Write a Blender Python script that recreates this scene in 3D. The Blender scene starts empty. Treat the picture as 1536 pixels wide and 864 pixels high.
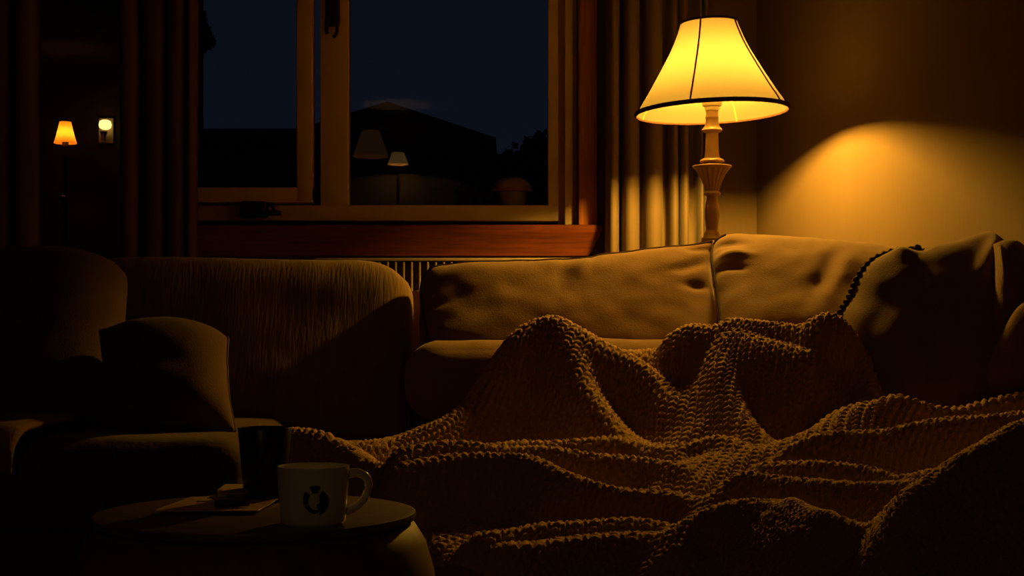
import bpy, bmesh, math, random
import numpy as np
from mathutils import Vector, noise
random.seed(7)
C = bpy.context.scene.collection
F, H, ZC = 2135.0, 500.0, 0.62          # focal length in pixels, horizon row, eye height

def W(px, py, D):
    return ((px-768)/F*D, D, ZC+(H-py)*D/F)
def X(px, D): return (px-768)/F*D
def Z(py, D): return ZC+(H-py)*D/F

# ------------------------------------------------------------------ materials
def mat(name, col, rough=.7, spec=.3, metal=0, var=0, vscale=20, bump=0, bscale=60, sheen=0, stretch=(1,1,1), coord='Object'):
    m = bpy.data.materials.new(name); m.use_nodes = True
    nt = m.node_tree; b = nt.nodes['Principled BSDF']
    b.inputs['Base Color'].default_value = (*col, 1)
    b.inputs['Roughness'].default_value = rough
    b.inputs['Specular IOR Level'].default_value = spec
    b.inputs['Metallic'].default_value = metal
    if sheen:
        b.inputs['Sheen Weight'].default_value = sheen
        b.inputs['Sheen Roughness'].default_value = .5
    if var or bump:
        tc = nt.nodes.new('ShaderNodeTexCoord'); mp = nt.nodes.new('ShaderNodeMapping')
        mp.inputs['Scale'].default_value = stretch
        nt.links.new(tc.outputs[coord], mp.inputs['Vector'])
    if var:
        n = nt.nodes.new('ShaderNodeTexNoise'); n.inputs['Scale'].default_value = vscale; n.inputs['Detail'].default_value = 4
        nt.links.new(mp.outputs[0], n.inputs['Vector'])
        r = nt.nodes.new('ShaderNodeValToRGB')
        r.color_ramp.elements[0].position = .3; r.color_ramp.elements[1].position = .7
        r.color_ramp.elements[0].color = (*[c*(1-var) for c in col], 1)
        r.color_ramp.elements[1].color = (*[min(1, c*(1+var)) for c in col], 1)
        nt.links.new(n.outputs['Fac'], r.inputs[0]); nt.links.new(r.outputs[0], b.inputs['Base Color'])
    if bump:
        n2 = nt.nodes.new('ShaderNodeTexNoise'); n2.inputs['Scale'].default_value = bscale; n2.inputs['Detail'].default_value = 3
        nt.links.new(mp.outputs[0], n2.inputs['Vector'])
        bp = nt.nodes.new('ShaderNodeBump'); bp.inputs['Strength'].default_value = bump; bp.inputs['Distance'].default_value = .004
        nt.links.new(n2.outputs['Fac'], bp.inputs['Height']); nt.links.new(bp.outputs[0], b.inputs['Normal'])
    return m

def emit(name, col, s):
    m = bpy.data.materials.new(name); m.use_nodes = True
    b = m.node_tree.nodes['Principled BSDF']
    b.inputs['Base Color'].default_value = (*col, 1)
    b.inputs['Emission Color'].default_value = (*col, 1); b.inputs['Emission Strength'].default_value = s
    return m

def shade_mat(name, col, trans):
    m = bpy.data.materials.new(name); m.use_nodes = True
    nt = m.node_tree; nt.nodes.clear()
    o = nt.nodes.new('ShaderNodeOutputMaterial'); mx = nt.nodes.new('ShaderNodeMixShader')
    d = nt.nodes.new('ShaderNodeBsdfDiffuse'); t = nt.nodes.new('ShaderNodeBsdfTranslucent')
    d.inputs[0].default_value = (*col, 1); t.inputs[0].default_value = (*col, 1)
    tc = nt.nodes.new('ShaderNodeTexCoord'); n = nt.nodes.new('ShaderNodeTexNoise'); n.inputs['Scale'].default_value = 160
    nt.links.new(tc.outputs['Object'], n.inputs['Vector'])
    bp = nt.nodes.new('ShaderNodeBump'); bp.inputs['Strength'].default_value = .15; bp.inputs['Distance'].default_value = .002
    nt.links.new(n.outputs['Fac'], bp.inputs['Height']); nt.links.new(bp.outputs[0], d.inputs['Normal'])
    mx.inputs[0].default_value = trans
    nt.links.new(d.outputs[0], mx.inputs[1]); nt.links.new(t.outputs[0], mx.inputs[2]); nt.links.new(mx.outputs[0], o.inputs[0])
    return m

def glass_mat(name):
    m = bpy.data.materials.new(name); m.use_nodes = True
    nt = m.node_tree; nt.nodes.clear()
    o = nt.nodes.new('ShaderNodeOutputMaterial'); mx = nt.nodes.new('ShaderNodeMixShader')
    t = nt.nodes.new('ShaderNodeBsdfTransparent'); g = nt.nodes.new('ShaderNodeBsdfGlossy'); g.inputs['Roughness'].default_value = 0
    f = nt.nodes.new('ShaderNodeFresnel'); f.inputs['IOR'].default_value = 1.45
    nt.links.new(f.outputs[0], mx.inputs[0]); nt.links.new(t.outputs[0], mx.inputs[1]); nt.links.new(g.outputs[0], mx.inputs[2])
    nt.links.new(mx.outputs[0], o.inputs[0])
    return m

M = dict(
    wall=mat('wall_paint', (.178,.123,.068), .85, .15, bump=.12, bscale=90, var=.04, vscale=7, stretch=(1,1,.25)),
    rearwall=mat('dark_wall_paint', (.12,.08,.055), .9, .1, var=.05, vscale=7),
    ceil=mat('ceiling_paint', (.24,.18,.12), .9, .1),
    floor=mat('floor_carpet', (.16,.12,.09), .95, .05, var=.25, vscale=60, bump=.4, bscale=200),
    frame=mat('window_paint', (.78,.60,.40), .5, .3, var=.05, vscale=9),
    wood=mat('cherry_wood', (.20,.052,.016), .42, .4, var=.35, vscale=14, stretch=(.6,2,9), bump=.08, bscale=40),
    woodv=mat('cherry_wood_upright_lit', (.50,.19,.055), .42, .4, var=.3, vscale=14, stretch=(9,2,.6)),  # sill wood lightened for the casing, lamp shade glow put into the colour
    curtain=mat('curtain_cloth', (.22,.158,.09), .9, .1, var=.08, vscale=30, stretch=(1,1,.1), bump=.2, bscale=250, sheen=.1),
    dcurtain=mat('dark_curtain_cloth', (.19,.115,.06), .9, .1, var=.12, vscale=25, stretch=(1,1,.1), bump=.2, bscale=250),
    sofa=mat('taupe_linen', (.215,.125,.058), .92, .12, var=.1, vscale=22, bump=.25, bscale=320, sheen=.15),
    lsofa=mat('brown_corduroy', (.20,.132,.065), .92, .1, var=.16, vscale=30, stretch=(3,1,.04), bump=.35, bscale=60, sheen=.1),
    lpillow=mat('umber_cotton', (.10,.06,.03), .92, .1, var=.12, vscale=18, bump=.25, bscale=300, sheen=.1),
    seatcloth=mat('brown_corduroy_shaded', (.08,.05,.026), .92, .1, var=.14, vscale=24, bump=.3, bscale=90, sheen=.1),  # the back's corduroy darkened, shade on the seat put into the colour
    pillow=mat('brown_twill', (.155,.09,.042), .92, .1, var=.12, vscale=18, bump=.25, bscale=300, sheen=.15),
    dpillow=mat('dark_plush', (.15,.09,.045), .95, .08, var=.15, vscale=18, bump=.3, bscale=200, sheen=.15),
    piping=mat('dark_cord', (.05,.03,.02), .9, .1, bump=.5, bscale=200),
    blanket=mat('chunky_wool', (.40,.26,.145), .95, .05, var=.12, vscale=140, bump=.5, bscale=420),
    ceramic=mat('white_glaze', (.88,.84,.72), .18, .5, var=.03, vscale=6),
    ink=mat('black_print', (.012,.012,.012), .4, .3),
    black=mat('black_glaze', (.012,.012,.013), .35, .4, var=.2, vscale=10),
    table=mat('dark_table_top', (.12,.082,.052), .42, .4, var=.25, vscale=16, stretch=(1,5,1)),
    drum=mat('brown_drum_side', (.18,.098,.046), .6, .3, var=.2, vscale=12, stretch=(4,4,.4)),
    paper=mat('paper', (.62,.50,.36), .7, .2, var=.06, vscale=14),
    cover=mat('printed_cover', (.62,.42,.27), .35, .4, var=.3, vscale=9),
    lampwood=mat('lamp_wood', (.30,.18,.066), .38, .45, var=.12, vscale=10, stretch=(1,1,4)),
    cream=mat('socket_plastic', (.75,.66,.45), .4, .4),
    trim=mat('shade_braid', (.035,.014,.008), .9, .1),
    seam=mat('shade_seam', (.30,.13,.03), .9, .1),
    metal=mat('dark_bronze', (.05,.03,.02), .4, .5, metal=.6),
    brass=mat('brass', (.8,.5,.18), .25, .5, metal=1),
    radiator=mat('radiator_enamel', (.36,.28,.18), .5, .3),
    raddark=mat('radiator_recess_shade', (.10,.07,.04), .8, .1),  # enamel darkened to paint in the shade between the fins
    house=mat('house_render', (.05,.045,.04), .9, .1, var=.2, vscale=2),
    roof=mat('roof_tiles', (.03,.026,.024), .9, .1, var=.3, vscale=6, stretch=(1,1,4)),
    leaf=mat('dark_foliage', (.02,.025,.012), .9, .1, var=.4, vscale=8),
    bark=mat('bark', (.03,.022,.015), .9, .1, var=.3, vscale=9, stretch=(4,4,1)),
    pot=mat('reflection_pot_body', (.5,.38,.25), .6, .3, var=.1, vscale=12),
    potlid=mat('reflection_pot_lid', (.55,.28,.14), .4, .4, var=.15, vscale=10),
    glass=glass_mat('window_glass'),
    shade=shade_mat('shade_fabric', (.068,.059,.043), .36),
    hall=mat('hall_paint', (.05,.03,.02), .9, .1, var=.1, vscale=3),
)

# ------------------------------------------------------------------ mesh helpers
class MB:
    def __init__(s): s.v=[]; s.f=[]
    def add(s, vs, fs):
        k=len(s.v); s.v += [tuple(v) for v in vs]; s.f += [tuple(i+k for i in f) for f in fs]; return s
    def bm(s, bm):
        bm.verts.index_update(); s.add([v.co[:] for v in bm.verts], [[v.index for v in f.verts] for f in bm.faces]); bm.free(); return s
    def box(s, x0,x1,y0,y1,z0,z1, bev=0, seg=2):
        b = bmesh.new(); bmesh.ops.create_cube(b, size=1)
        for v in b.verts:
            v.co = (x0+(v.co.x+.5)*(x1-x0), y0+(v.co.y+.5)*(y1-y0), z0+(v.co.z+.5)*(z1-z0))
        if bev: bmesh.ops.bevel(b, geom=b.edges[:], offset=bev, segments=seg, affect='EDGES', profile=.5)
        return s.bm(b)
    def lathe(s, prof, cx=0, cy=0, n=48, flute=None, cap=True):
        vs=[]; fs=[]; m=len(prof)
        for i in range(n):
            a=2*math.pi*i/n
            for j,(r,z) in enumerate(prof):
                rr=r*(flute(j,a) if flute else 1)
                vs.append((cx+rr*math.cos(a), cy+rr*math.sin(a), z))
        for i in range(n):
            k=(i+1)%n
            for j in range(m-1):
                fs.append((i*m+j, k*m+j, k*m+j+1, i*m+j+1))
        if cap:
            fs.append(tuple(i*m for i in range(n))[::-1]); fs.append(tuple(i*m+m-1 for i in range(n)))
        return s.add(vs,fs)
    def tube(s, pts, r, n=8, closed=False, rv=None):
        P=[Vector(p) for p in pts]; vs=[]; fs=[]; m=len(P); up=Vector((0,.2,1))
        for i,p in enumerate(P):
            a=P[(i-1)%m] if (closed or i>0) else p; b=P[(i+1)%m] if (closed or i<m-1) else p
            t=(b-a).normalized(); u=t.cross(up)
            if u.length<1e-3: u=t.cross(Vector((1,0,0)))
            u.normalize(); w=t.cross(u); rr=rv[i] if rv else r
            for k in range(n):
                q=2*math.pi*k/n; vs.append(p+u*math.cos(q)*rr+w*math.sin(q)*rr)
        for i in range(m if closed else m-1):
            j=(i+1)%m
            for k in range(n):
                l=(k+1)%n; fs.append((i*n+k,i*n+l,j*n+l,j*n+k))
        if not closed:
            fs.append(tuple(range(n))[::-1]); fs.append(tuple((m-1)*n+k for k in range(n)))
        return s.add(vs,fs)
    def prism(s, poly, d0, d1, axis='y'):
        n=len(poly)
        if axis=='y': vs=[(a,d0,b) for a,b in poly]+[(a,d1,b) for a,b in poly]
        elif axis=='x': vs=[(d0,a,b) for a,b in poly]+[(d1,a,b) for a,b in poly]
        else: vs=[(a,b,d0) for a,b in poly]+[(a,b,d1) for a,b in poly]
        fs=[tuple(range(n)),tuple(range(n,2*n))[::-1]]+[(i,(i+1)%n,(i+1)%n+n,i+n)[::-1] for i in range(n)]
        return s.add(vs,fs)
    def build(s, name, m, parent=None, smooth=True, ang=40, origin=None, recalc=True):
        me=bpy.data.meshes.new(name)
        vs=s.v
        if origin is None and parent is None:
            A=np.array(vs); origin=((A[:,0].min()+A[:,0].max())/2,(A[:,1].min()+A[:,1].max())/2,A[:,2].min())
        o=bpy.data.objects.new(name, me)
        if parent is None: o.location=origin; off=origin
        else: off=wloc(parent)
        me.from_pydata([(v[0]-off[0],v[1]-off[1],v[2]-off[2]) for v in vs],[],s.f)
        if recalc:
            b=bmesh.new(); b.from_mesh(me); bmesh.ops.recalc_face_normals(b, faces=b.faces[:]); b.to_mesh(me); b.free()
        C.objects.link(o)
        if parent is not None: o.parent=parent
        me.materials.append(m)
        if smooth:
            me.polygons.foreach_set('use_smooth',[True]*len(me.polygons))
            if ang<180: me.set_sharp_from_angle(angle=math.radians(ang))
        me.update()
        return o
def wloc(o):
    l=Vector(o.location)
    while o.parent: o=o.parent; l=l+Vector(o.location)
    return l
def tag(o, label, cat, group=None):
    o['label']=label; o['category']=cat
    if group: o['group']=group
    return o
def thing(name, loc, label, cat, group=None):
    o=bpy.data.objects.new(name,None); o.location=loc; o.empty_display_size=.05; C.objects.link(o)
    return tag(o,label,cat,group)
def struct(o): o['kind']='structure'; return o

def soft_box(x0,x1,y0,y1,z0,z1,r,puff=(0,0,0),n=28,wr=0,ws=6,seed=0):
    """rounded, slightly puffed upholstered block with soft wrinkles"""
    b=bmesh.new(); bmesh.ops.create_cube(b,size=2)
    bmesh.ops.subdivide_edges(b,edges=b.edges[:],cuts=n,use_grid_fill=True)
    c=Vector(((x0+x1)/2,(y0+y1)/2,(z0+z1)/2)); h=Vector(((x1-x0)/2,(y1-y0)/2,(z1-z0)/2))
    for v in b.verts:
        u=v.co.copy()
        # denser sampling near the edges
        s=Vector([math.copysign(abs(t)**.8,t) for t in u])
        p=Vector((s.x*h.x,s.y*h.y,s.z*h.z))
        q=Vector([max(-h[i]+r,min(h[i]-r,p[i])) for i in range(3)])
        d=p-q
        if d.length>1e-9:
            mx=max(abs(d.x),abs(d.y),abs(d.z)); p=q+d.normalized()*min(r,mx) if mx>0 else p
        nrm=(p-q).normalized() if d.length>1e-9 else Vector((0,0,1))
        for i in range(3):
            j,k=(i+1)%3,(i+2)%3
            p[i]+=math.copysign(puff[i],s[i])*abs(s[i])**3*(1-s[j]**2)*(1-s[k]**2)
        if wr:
            w=noise.noise(Vector((p.x*ws+seed,p.y*ws,p.z*ws)))+.5*noise.noise(Vector((p.x*ws*2.3,p.y*ws*2.3+seed,p.z*ws*2.3)))
            p+=nrm*w*wr
        v.co=c+p
    return MB().bm(b)

def resample(pts,n):
    P=np.array(pts,float)
    # Catmull-Rom densify then resample by arc length
    if len(P)>2:
        Q=[]; E=np.vstack([2*P[0]-P[1],P,2*P[-1]-P[-2]])
        for i in range(1,len(E)-2):
            for t in np.linspace(0,1,10,endpoint=False):
                a,b_,c,d=E[i-1],E[i],E[i+1],E[i+2]
                Q.append(.5*((2*b_)+(-a+c)*t+(2*a-5*b_+4*c-d)*t*t+(-a+3*b_-3*c+d)*t**3))
        Q.append(P[-1]); P=np.array(Q)
    s=np.r_[0,np.cumsum(np.linalg.norm(np.diff(P,axis=0),axis=1))]; t=np.linspace(0,s[-1],n)
    return np.stack([np.interp(t,s,P[:,k]) for k in range(P.shape[1])],1)

def cushion(top,right,bottom,left,D,dx=0,dy=0,tf=.07,tb=.07,p=3,n=56,wr=.004,ws=9,seed=0,folds=()):
    """pillow: outline on a tilted plane at distance D (dx, dy: metres of depth per pixel), front and back puffed out.
    top/bottom run left to right, left/right run top to bottom."""
    T,R,B,L=[resample(c,n) for c in (top,right,bottom,left)]
    u=np.linspace(0,1,n)[None,:,None]; v=np.linspace(0,1,n)[:,None,None]
    P=(1-v)*T[None]+v*B[None]+(1-u)*L[:,None]+u*R[:,None]-((1-u)*(1-v)*T[0]+u*(1-v)*T[-1]+(1-u)*v*B[0]+u*v*B[-1])
    cx,cy=P[:,:,0].mean(),P[:,:,1].mean()
    Dp=D+dx*(P[:,:,0]-cx)+dy*(P[:,:,1]-cy)
    Wd=np.stack([(P[:,:,0]-768)/F*Dp,Dp,ZC+(H-P[:,:,1])*Dp/F],2)
    a=Wd[0,-1]-Wd[0,0]; b=Wd[-1,0]-Wd[0,0]; nn=np.cross(a,b); nn/=np.linalg.norm(nn)
    if nn[1]>0: nn=-nn
    uu=2*u[...,0]-1; vv=2*v[...,0]-1
    f=((1-np.abs(uu)**p)*(1-np.abs(vv)**p)).clip(0)**.5
    vs=[];idx={};fs=[]; global FRONT; FRONT={}
    def w(pt,sd):
        q=Vector(pt)*ws; return noise.noise(q+Vector((sd,0,0)))+.5*noise.noise(q*2.2+Vector((0,sd,0)))
    for side,t in ((1,tf),(-1,tb)):
        for i in range(n):
            for j in range(n):
                if side==-1 and (i in(0,n-1) or j in(0,n-1)): idx[side,i,j]=idx[1,i,j]; continue
                dsp=t*f[i,j]
                dsp+=wr*w(Wd[i,j],seed)*min(1,f[i,j]*2)
                if side==1:
                    for (u0,v0,u1,v1,wd,amp) in folds:      # pulled creases
                        au,av=j/(n-1),i/(n-1); L2=(u1-u0)**2+(v1-v0)**2
                        tt=max(0,min(1,((au-u0)*(u1-u0)+(av-v0)*(v1-v0))/L2))
                        dd=math.hypot(au-u0-tt*(u1-u0),av-v0-tt*(v1-v0))
                        dsp+=amp*math.exp(-(dd/wd)**2)*math.sin(math.pi*min(1,tt*.9+.1))*min(1,f[i,j]*1.5)
                idx[side,i,j]=len(vs); vs.append(tuple(Wd[i,j]+side*nn*dsp))
                if side==1: FRONT[i,j]=Vector(vs[-1])
        for i in range(n-1):
            for j in range(n-1):
                q=(idx[side,i,j],idx[side,i,j+1],idx[side,i+1,j+1],idx[side,i+1,j])
                fs.append(q if side==1 else q[::-1])
    m=MB(); m.add(vs,fs)
    loop=[Wd[0,j] for j in range(n)]+[Wd[i,-1] for i in range(1,n)]+[Wd[-1,j] for j in range(n-2,-1,-1)]+[Wd[i,0] for i in range(n-2,0,-1)]
    return m,loop,Wd

# ------------------------------------------------------------------ room shell
YB=4.15                                        # back wall
xc=X(1135,YB)                                  # back right corner
ang=math.radians(10)
def wall_x(y): return xc+(YB-y)*math.tan(ang)  # right wall splays outward towards the viewer
XL,YR,ZT=-2.6,-3.0,2.42
# back wall with the window opening and the doorway at the left
wx0,wx1,wz0,wz1=X(236,YB),X(866,YB),Z(337,YB),2.18
dx0,dx1,dz1=X(34,YB),X(205,YB),2.1
m=MB(); y0,y1=YB,YB+.16
m.box(XL-.1,dx0,y0,y1,0,ZT); m.box(dx0,dx1,y0,y1,dz1,ZT); m.box(dx1,wx0,y0,y1,0,ZT)
m.box(wx0,wx1,y0,y1,0,wz0); m.box(wx0,wx1,y0,y1,wz1,ZT); m.box(wx1,xc+.02,y0,y1,0,ZT)
struct(m.build('wall_back',M['wall'],smooth=False))
xr=wall_x(YR)
struct(MB().prism([(xc,YB+.16),(xc,YB),(xr,YR),(xr+.15,YR),(xc+.18,YB+.16)],0,ZT,'z').build('wall_right',M['wall'],smooth=False))
struct(MB().box(XL-.12,XL,YR,YB,0,ZT).build('wall_left',M['rearwall'],smooth=False))
struct(MB().box(XL-.12,xr+.15,YR-.12,YR,0,ZT).build('wall_rear',M['rearwall'],smooth=False))
struct(MB().prism([(XL-.12,YR-.12),(xr+.15,YR-.12),(xc+.18,YB+.16),(XL-.12,YB+.16)],-.1,0,'z').build('floor',M['floor'],smooth=False))
struct(MB().prism([(XL-.12,YR-.12),(xr+.15,YR-.12),(xc+.18,YB+.16),(XL-.12,YB+.16)],ZT,ZT+.1,'z').build('ceiling',M['ceil'],smooth=False))
struct(MB().box(dx1+.01,xc,YB-.015,YB,0,.09,.004).build('baseboard_back',M['wood']))
# room beyond the doorway
hy=9.5; hx0,hx1=-3.6,-2.33
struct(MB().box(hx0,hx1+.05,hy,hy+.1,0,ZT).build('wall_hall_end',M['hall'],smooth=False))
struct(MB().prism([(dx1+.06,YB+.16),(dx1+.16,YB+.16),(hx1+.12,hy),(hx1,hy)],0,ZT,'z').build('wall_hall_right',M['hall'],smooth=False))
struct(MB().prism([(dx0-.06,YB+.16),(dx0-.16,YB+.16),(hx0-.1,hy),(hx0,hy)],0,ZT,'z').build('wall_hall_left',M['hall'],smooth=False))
hp=[(dx0-.16,YB+.16),(dx1+.16,YB+.16),(hx1+.12,hy+.1),(hx0-.1,hy+.1)]
struct(MB().prism(hp,-.1,0,'z').build('floor_hall',M['floor'],smooth=False))
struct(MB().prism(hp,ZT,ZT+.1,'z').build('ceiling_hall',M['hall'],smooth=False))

# ------------------------------------------------------------------ window
DF=4.22
win=bpy.data.objects.new('window_1',None); win.location=(X(560,DF),DF,wz0); C.objects.link(win); struct(win)
def fx(px): return X(px,DF)
zt=wz1-.03
fr=MB()
fr.box(fx(236),fx(838),DF-.01,DF+.06,Z(332,DF),Z(308,DF),.004)               # bottom rail
fr.box(fx(822),fx(838),DF-.008,DF+.06,Z(330,DF),zt,.004)                      # right stile
fr.box(fx(481),fx(523),DF-.012,DF+.06,Z(310,DF),zt,.004)                      # mullion
fr.box(fx(236),fx(262),DF-.008,DF+.06,Z(310,DF),zt,.004)
fr.box(fx(236),fx(838),DF-.006,DF+.06,zt-.05,wz1,.004)
fr.build('window_frame',M['frame'],win)
js=MB()
js.box(fx(838),fx(846),DF+.01,DF+.06,wz0,wz1); js.box(fx(846),fx(859),DF-.05,DF+.06,wz0,wz1,.005); js.box(fx(859),X(866,YB),DF-.03,DF+.06,wz0,wz1,.003)
js.build('jamb',M['frame'],win)
sa=MB()
sa.box(fx(250),fx(470),DF-.022,DF+.04,Z(305,DF),Z(282,DF),.005)
sa.box(fx(446),fx(470),DF-.023,DF+.04,Z(304,DF),zt-.055,.005)
sa.box(fx(250),fx(276),DF-.023,DF+.04,Z(304,DF),zt-.055,.005)
sa.box(fx(250),fx(470),DF-.022,DF+.04,zt-.11,zt-.055,.005)
sa.build('casement_sash',M['frame'],win)
MB().box(fx(274),fx(448),DF+.012,DF+.018,Z(284,DF),zt-.1).build('pane',M['glass'],win,smooth=False)
MB().box(fx(521),fx(824),DF+.022,DF+.028,Z(310,DF),zt-.045).build('pane',M['glass'],win,smooth=False)
# crank operator on the lower rail and a latch on the mullion
op=MB(); op.box(fx(364),fx(404),DF-.055,DF-.005,Z(328,DF),Z(304,DF),.008,3); op.box(fx(398),fx(425),DF-.06,DF-.035,Z(325,DF),Z(318,DF),.004)
op.tube([(fx(400),DF-.045,Z(309,DF)),(fx(412),DF-.05,Z(310,DF)),(fx(416),DF-.055,Z(319,DF))],.005)
op.lathe([(.004,Z(309,DF)),(.009,Z(308,DF)),(.009,Z(304,DF)),(.003,Z(303,DF))],fx(372),DF-.04,16)
op.build('crank_operator',M['metal'],win)
la=MB(); la.box(fx(489),fx(511),DF-.024,DF-.011,Z(42,DF),Z(-10,DF),.006,3)
hk=[(fx(500)+.016*math.sin(t),DF-.03-.01*math.sin(t*.5),Z(36,DF)-.022-.024*math.cos(t)) for t in np.linspace(.2,5.4,18)]
la.tube(hk,.0055); la.build('latch',M['metal'],win)
# casing and sill
struct(MB().box(X(868,YB-.025),X(896,YB-.025),YB-.028,YB+.02,Z(337,4.1),2.3,.004).build('trim_1',M['woodv']))
zs0,zs1=Z(383,4.10),Z(337,4.07)
s=MB()
pro=[(YB+.01,zs0),(4.118,zs0),(4.112,zs0+.012),(4.10,zs0+.03),(4.078,zs1-.028),(4.068,zs1-.016),(4.066,zs1-.003),(4.07,zs1),(YB+.06,zs1)]
ends=[]
for yy,zz in pro:
    t=(zz-zs0)/(zs1-zs0); ends.append((X(270,4.1)-.03*t, X(884+21*t**.8,4.08)))
n=len(pro); vs=[(e[0],p[0],p[1]) for e,p in zip(ends,pro)]+[(e[1],p[0],p[1]) for e,p in zip(ends,pro)]
s.add(vs,[tuple(range(n)),tuple(range(n,2*n))[::-1]]+[(i,(i+1)%n,(i+1)%n+n,i+n) for i in range(n)])
struct(s.build('trim_2',M['wood'],ang=50))

# ------------------------------------------------------------------ radiator under the sill
rx0,rx1=X(478,4.07),X(893,4.07)
rad=thing('radiator',((rx0+rx1)/2,4.09,0),'cream ribbed radiator below the wooden window sill','radiator')
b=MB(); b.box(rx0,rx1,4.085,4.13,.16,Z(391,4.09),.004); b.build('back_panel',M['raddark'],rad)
g=MB(); k=0; px=486
while px<890:
    x=X(px,4.075); g.box(x-.0026,x+.0026,4.062,4.087,.17,Z(392,4.075)-.002,.0015,1); px+=12
g.build('fins',M['radiator'],rad)
MB().box(rx0-.01,rx1+.005,4.058,4.135,Z(391.5,4.07),Z(387,4.07),.003).build('top_rail',M['radiator'],rad)
MB().box(rx0-.01,rx1+.005,4.058,4.135,.14,.17,.003).build('bottom_rail',M['radiator'],rad)
for x in (rx0+.08,rx1-.08): MB().box(x-.02,x+.02,4.07,4.12,0,.15,.004).build('foot',M['radiator'],rad)

# ------------------------------------------------------------------ curtains
def curtain(name,pleats,D,m,label,depth=.12,z0=.03,z1=2.28,sway=.005,seed=0):
    """pleated cloth: (first, last) pixel column of each rounded pleat; the cloth runs deep behind the gaps"""
    xs=[];ys=[]
    for a,b_ in pleats:
        for t in np.linspace(0,1,15):
            th=math.pi*t
            xs.append(X((a+b_)/2-(b_-a)/2*math.copysign(abs(math.cos(th))**.9,math.cos(th)),D)); ys.append(-depth*(max(0,math.sin(th))**.5))
    nz=40; vs=[];fs=[];n=len(xs)
    for i in range(nz):
        z=z0+(z1-z0)*i/(nz-1)
        for j in range(n):
            w=noise.noise(Vector((xs[j]*5+seed,z*1.1,0)))
            vs.append((xs[j]+sway*w,D+ys[j]*(1+.18*noise.noise(Vector((xs[j]*9,z*.8,seed))))+sway*w,z))
    for i in range(nz-1):
        for j in range(n-1): fs.append((i*n+j,i*n+j+1,(i+1)*n+j+1,(i+1)*n+j))
    o=MB().add(vs,fs).build(name,m,ang=180)
    md=o.modifiers.new('thick','SOLIDIFY'); md.thickness=.002
    return tag(o,label,'curtain')
curtain('curtain',[(908,927),(932,957),(963,991),(999,1013),(1014,1028),(1040,1048),(1049,1057)],4.095,M['curtain'],'cream pleated curtain hanging right of the window behind the lit lamp')
curtain('curtain',[(184,214),(217,252),(254,283),(285,298)],4.09,M['dcurtain'],'brown curtain hanging along the left side of the window',depth=.06,seed=3)
curtain('curtain',[(-150,-105),(-102,-60),(-57,-15),(-12,24),(27,60)],4.09,M['dcurtain'],'dark curtain at the far left edge beside the distant floor lamp',depth=.06,seed=9)

# ------------------------------------------------------------------ main table lamp
LD=3.45; lx=X(1068,LD); P1=LD/F
lamp=thing('table_lamp',(lx,LD,Z(384,LD)),'lit table lamp with cream bell shade and turned wooden stem behind the sofa','lamp')
def pr(lst): return [(hw*P1,Z(py,LD)) for hw,py in lst]
MB().lathe(pr([(26,384),(26,380),(24,377),(21,374),(21,371),(19,368),(18,364),(16,361),(16,358),(13,355),(12,351),(10,348),(9,345)]),lx,LD).build('base',M['lampwood'],lamp)
MB().lathe(pr([(8.5,346),(9.5,338),(11,326),(11.2,318),(10,308),(8.5,300),(8,296),(9,294),(12.5,292.5),(13,290.5),(12,288.5),(9.5,287)]),lx,LD).build('vase_stem',M['lampwood'],lamp)
MB().lathe(pr([(9,288.5),(11,282),(14.5,272),(19,262),(23,256),(25,253.5)]),lx,LD,n=160,flute=lambda j,a:1+.055*math.cos(16*a)).build('fluted_cup',M['lampwood'],lamp)
MB().lathe(pr([(22,254.5),(28,252),(29.5,250),(29,248.8),(20,247.5),(13,246.5),(13,245),(18,243),(18.5,241.5),(17,239.5),(12,237),(10.5,232),(10,220),(9.3,205),(9.3,199.5),(14,197.5),(15.5,195.5),(14.5,193.5),(11.5,190),(9.8,184),(9.3,179),(10,177.5),(10,175.5),(9.2,174),(9.3,165)]),lx,LD).build('column',M['lampwood'],lamp)
MB().lathe(pr([(10,166),(11,163),(10,160.5),(13.5,159.5),(14.5,156),(14.5,151),(12,149),(11,146)]),lx,LD,n=24,flute=lambda j,a:1+.03*math.cos(8*a)).build('socket',M['cream'],lamp)
zb=1.218
bl=MB(); bl.lathe([(.003+.024*math.sin(t)**.8*(1-.0*t),zb-.028*math.cos(t)) for t in np.linspace(.05,math.pi-.05,14)],lx,LD,24)
LCOL=(1.0,.50,.05)
bulbm=emit('bulb_glow',LCOL,1930.0)
bl.build('bulb',bulbm,lamp)
sp=[(42,34),(44.5,42),(49,54),(54.5,67),(62,82),(70.5,97),(79,112),(88,127),(97,142),(105,154),(110.5,164),(112,168)]
tilt=math.radians(2.0)
def shp(r,z,a):
    x,y=r*math.cos(a),r*math.sin(a); zz=z-Z(100,LD)
    return (lx-.004+x*math.cos(tilt)-zz*math.sin(tilt), LD+y, Z(100,LD)+zz*math.cos(tilt)+x*math.sin(tilt))
R=resample(sp,30); n=96
vs=[shp(hw*P1,Z(py,LD),2*math.pi*i/n) for i in range(n) for hw,py in R]
k=len(R); fs=[(i*k+j,((i+1)%n)*k+j,((i+1)%n)*k+j+1,i*k+j+1) for i in range(n) for j in range(k-1)]
sh=MB().add(vs,fs).build('lamp_shade',M['shade'],lamp,ang=180)
def ring(hw,py,r,off=1.0): return [shp(hw*P1+off*r,Z(py,LD),2*math.pi*i/72) for i in range(72)]
t=MB(); 
for dz in (-1.2,1.2): t.tube(ring(112,167.5+dz,.0035),.0035,6,True)
t.build('bottom_trim',M['trim'],sh)
MB().tube(ring(42,34.5,.0025),.0028,6,True).build('top_trim',M['trim'],sh)
for a in (-114,-36,62,152):
    aa=math.radians(a); MB().tube([shp(hw*P1+.001,Z(py,LD),aa) for hw,py in R],.0024,6).build('seam',M['seam'],sh)
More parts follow.
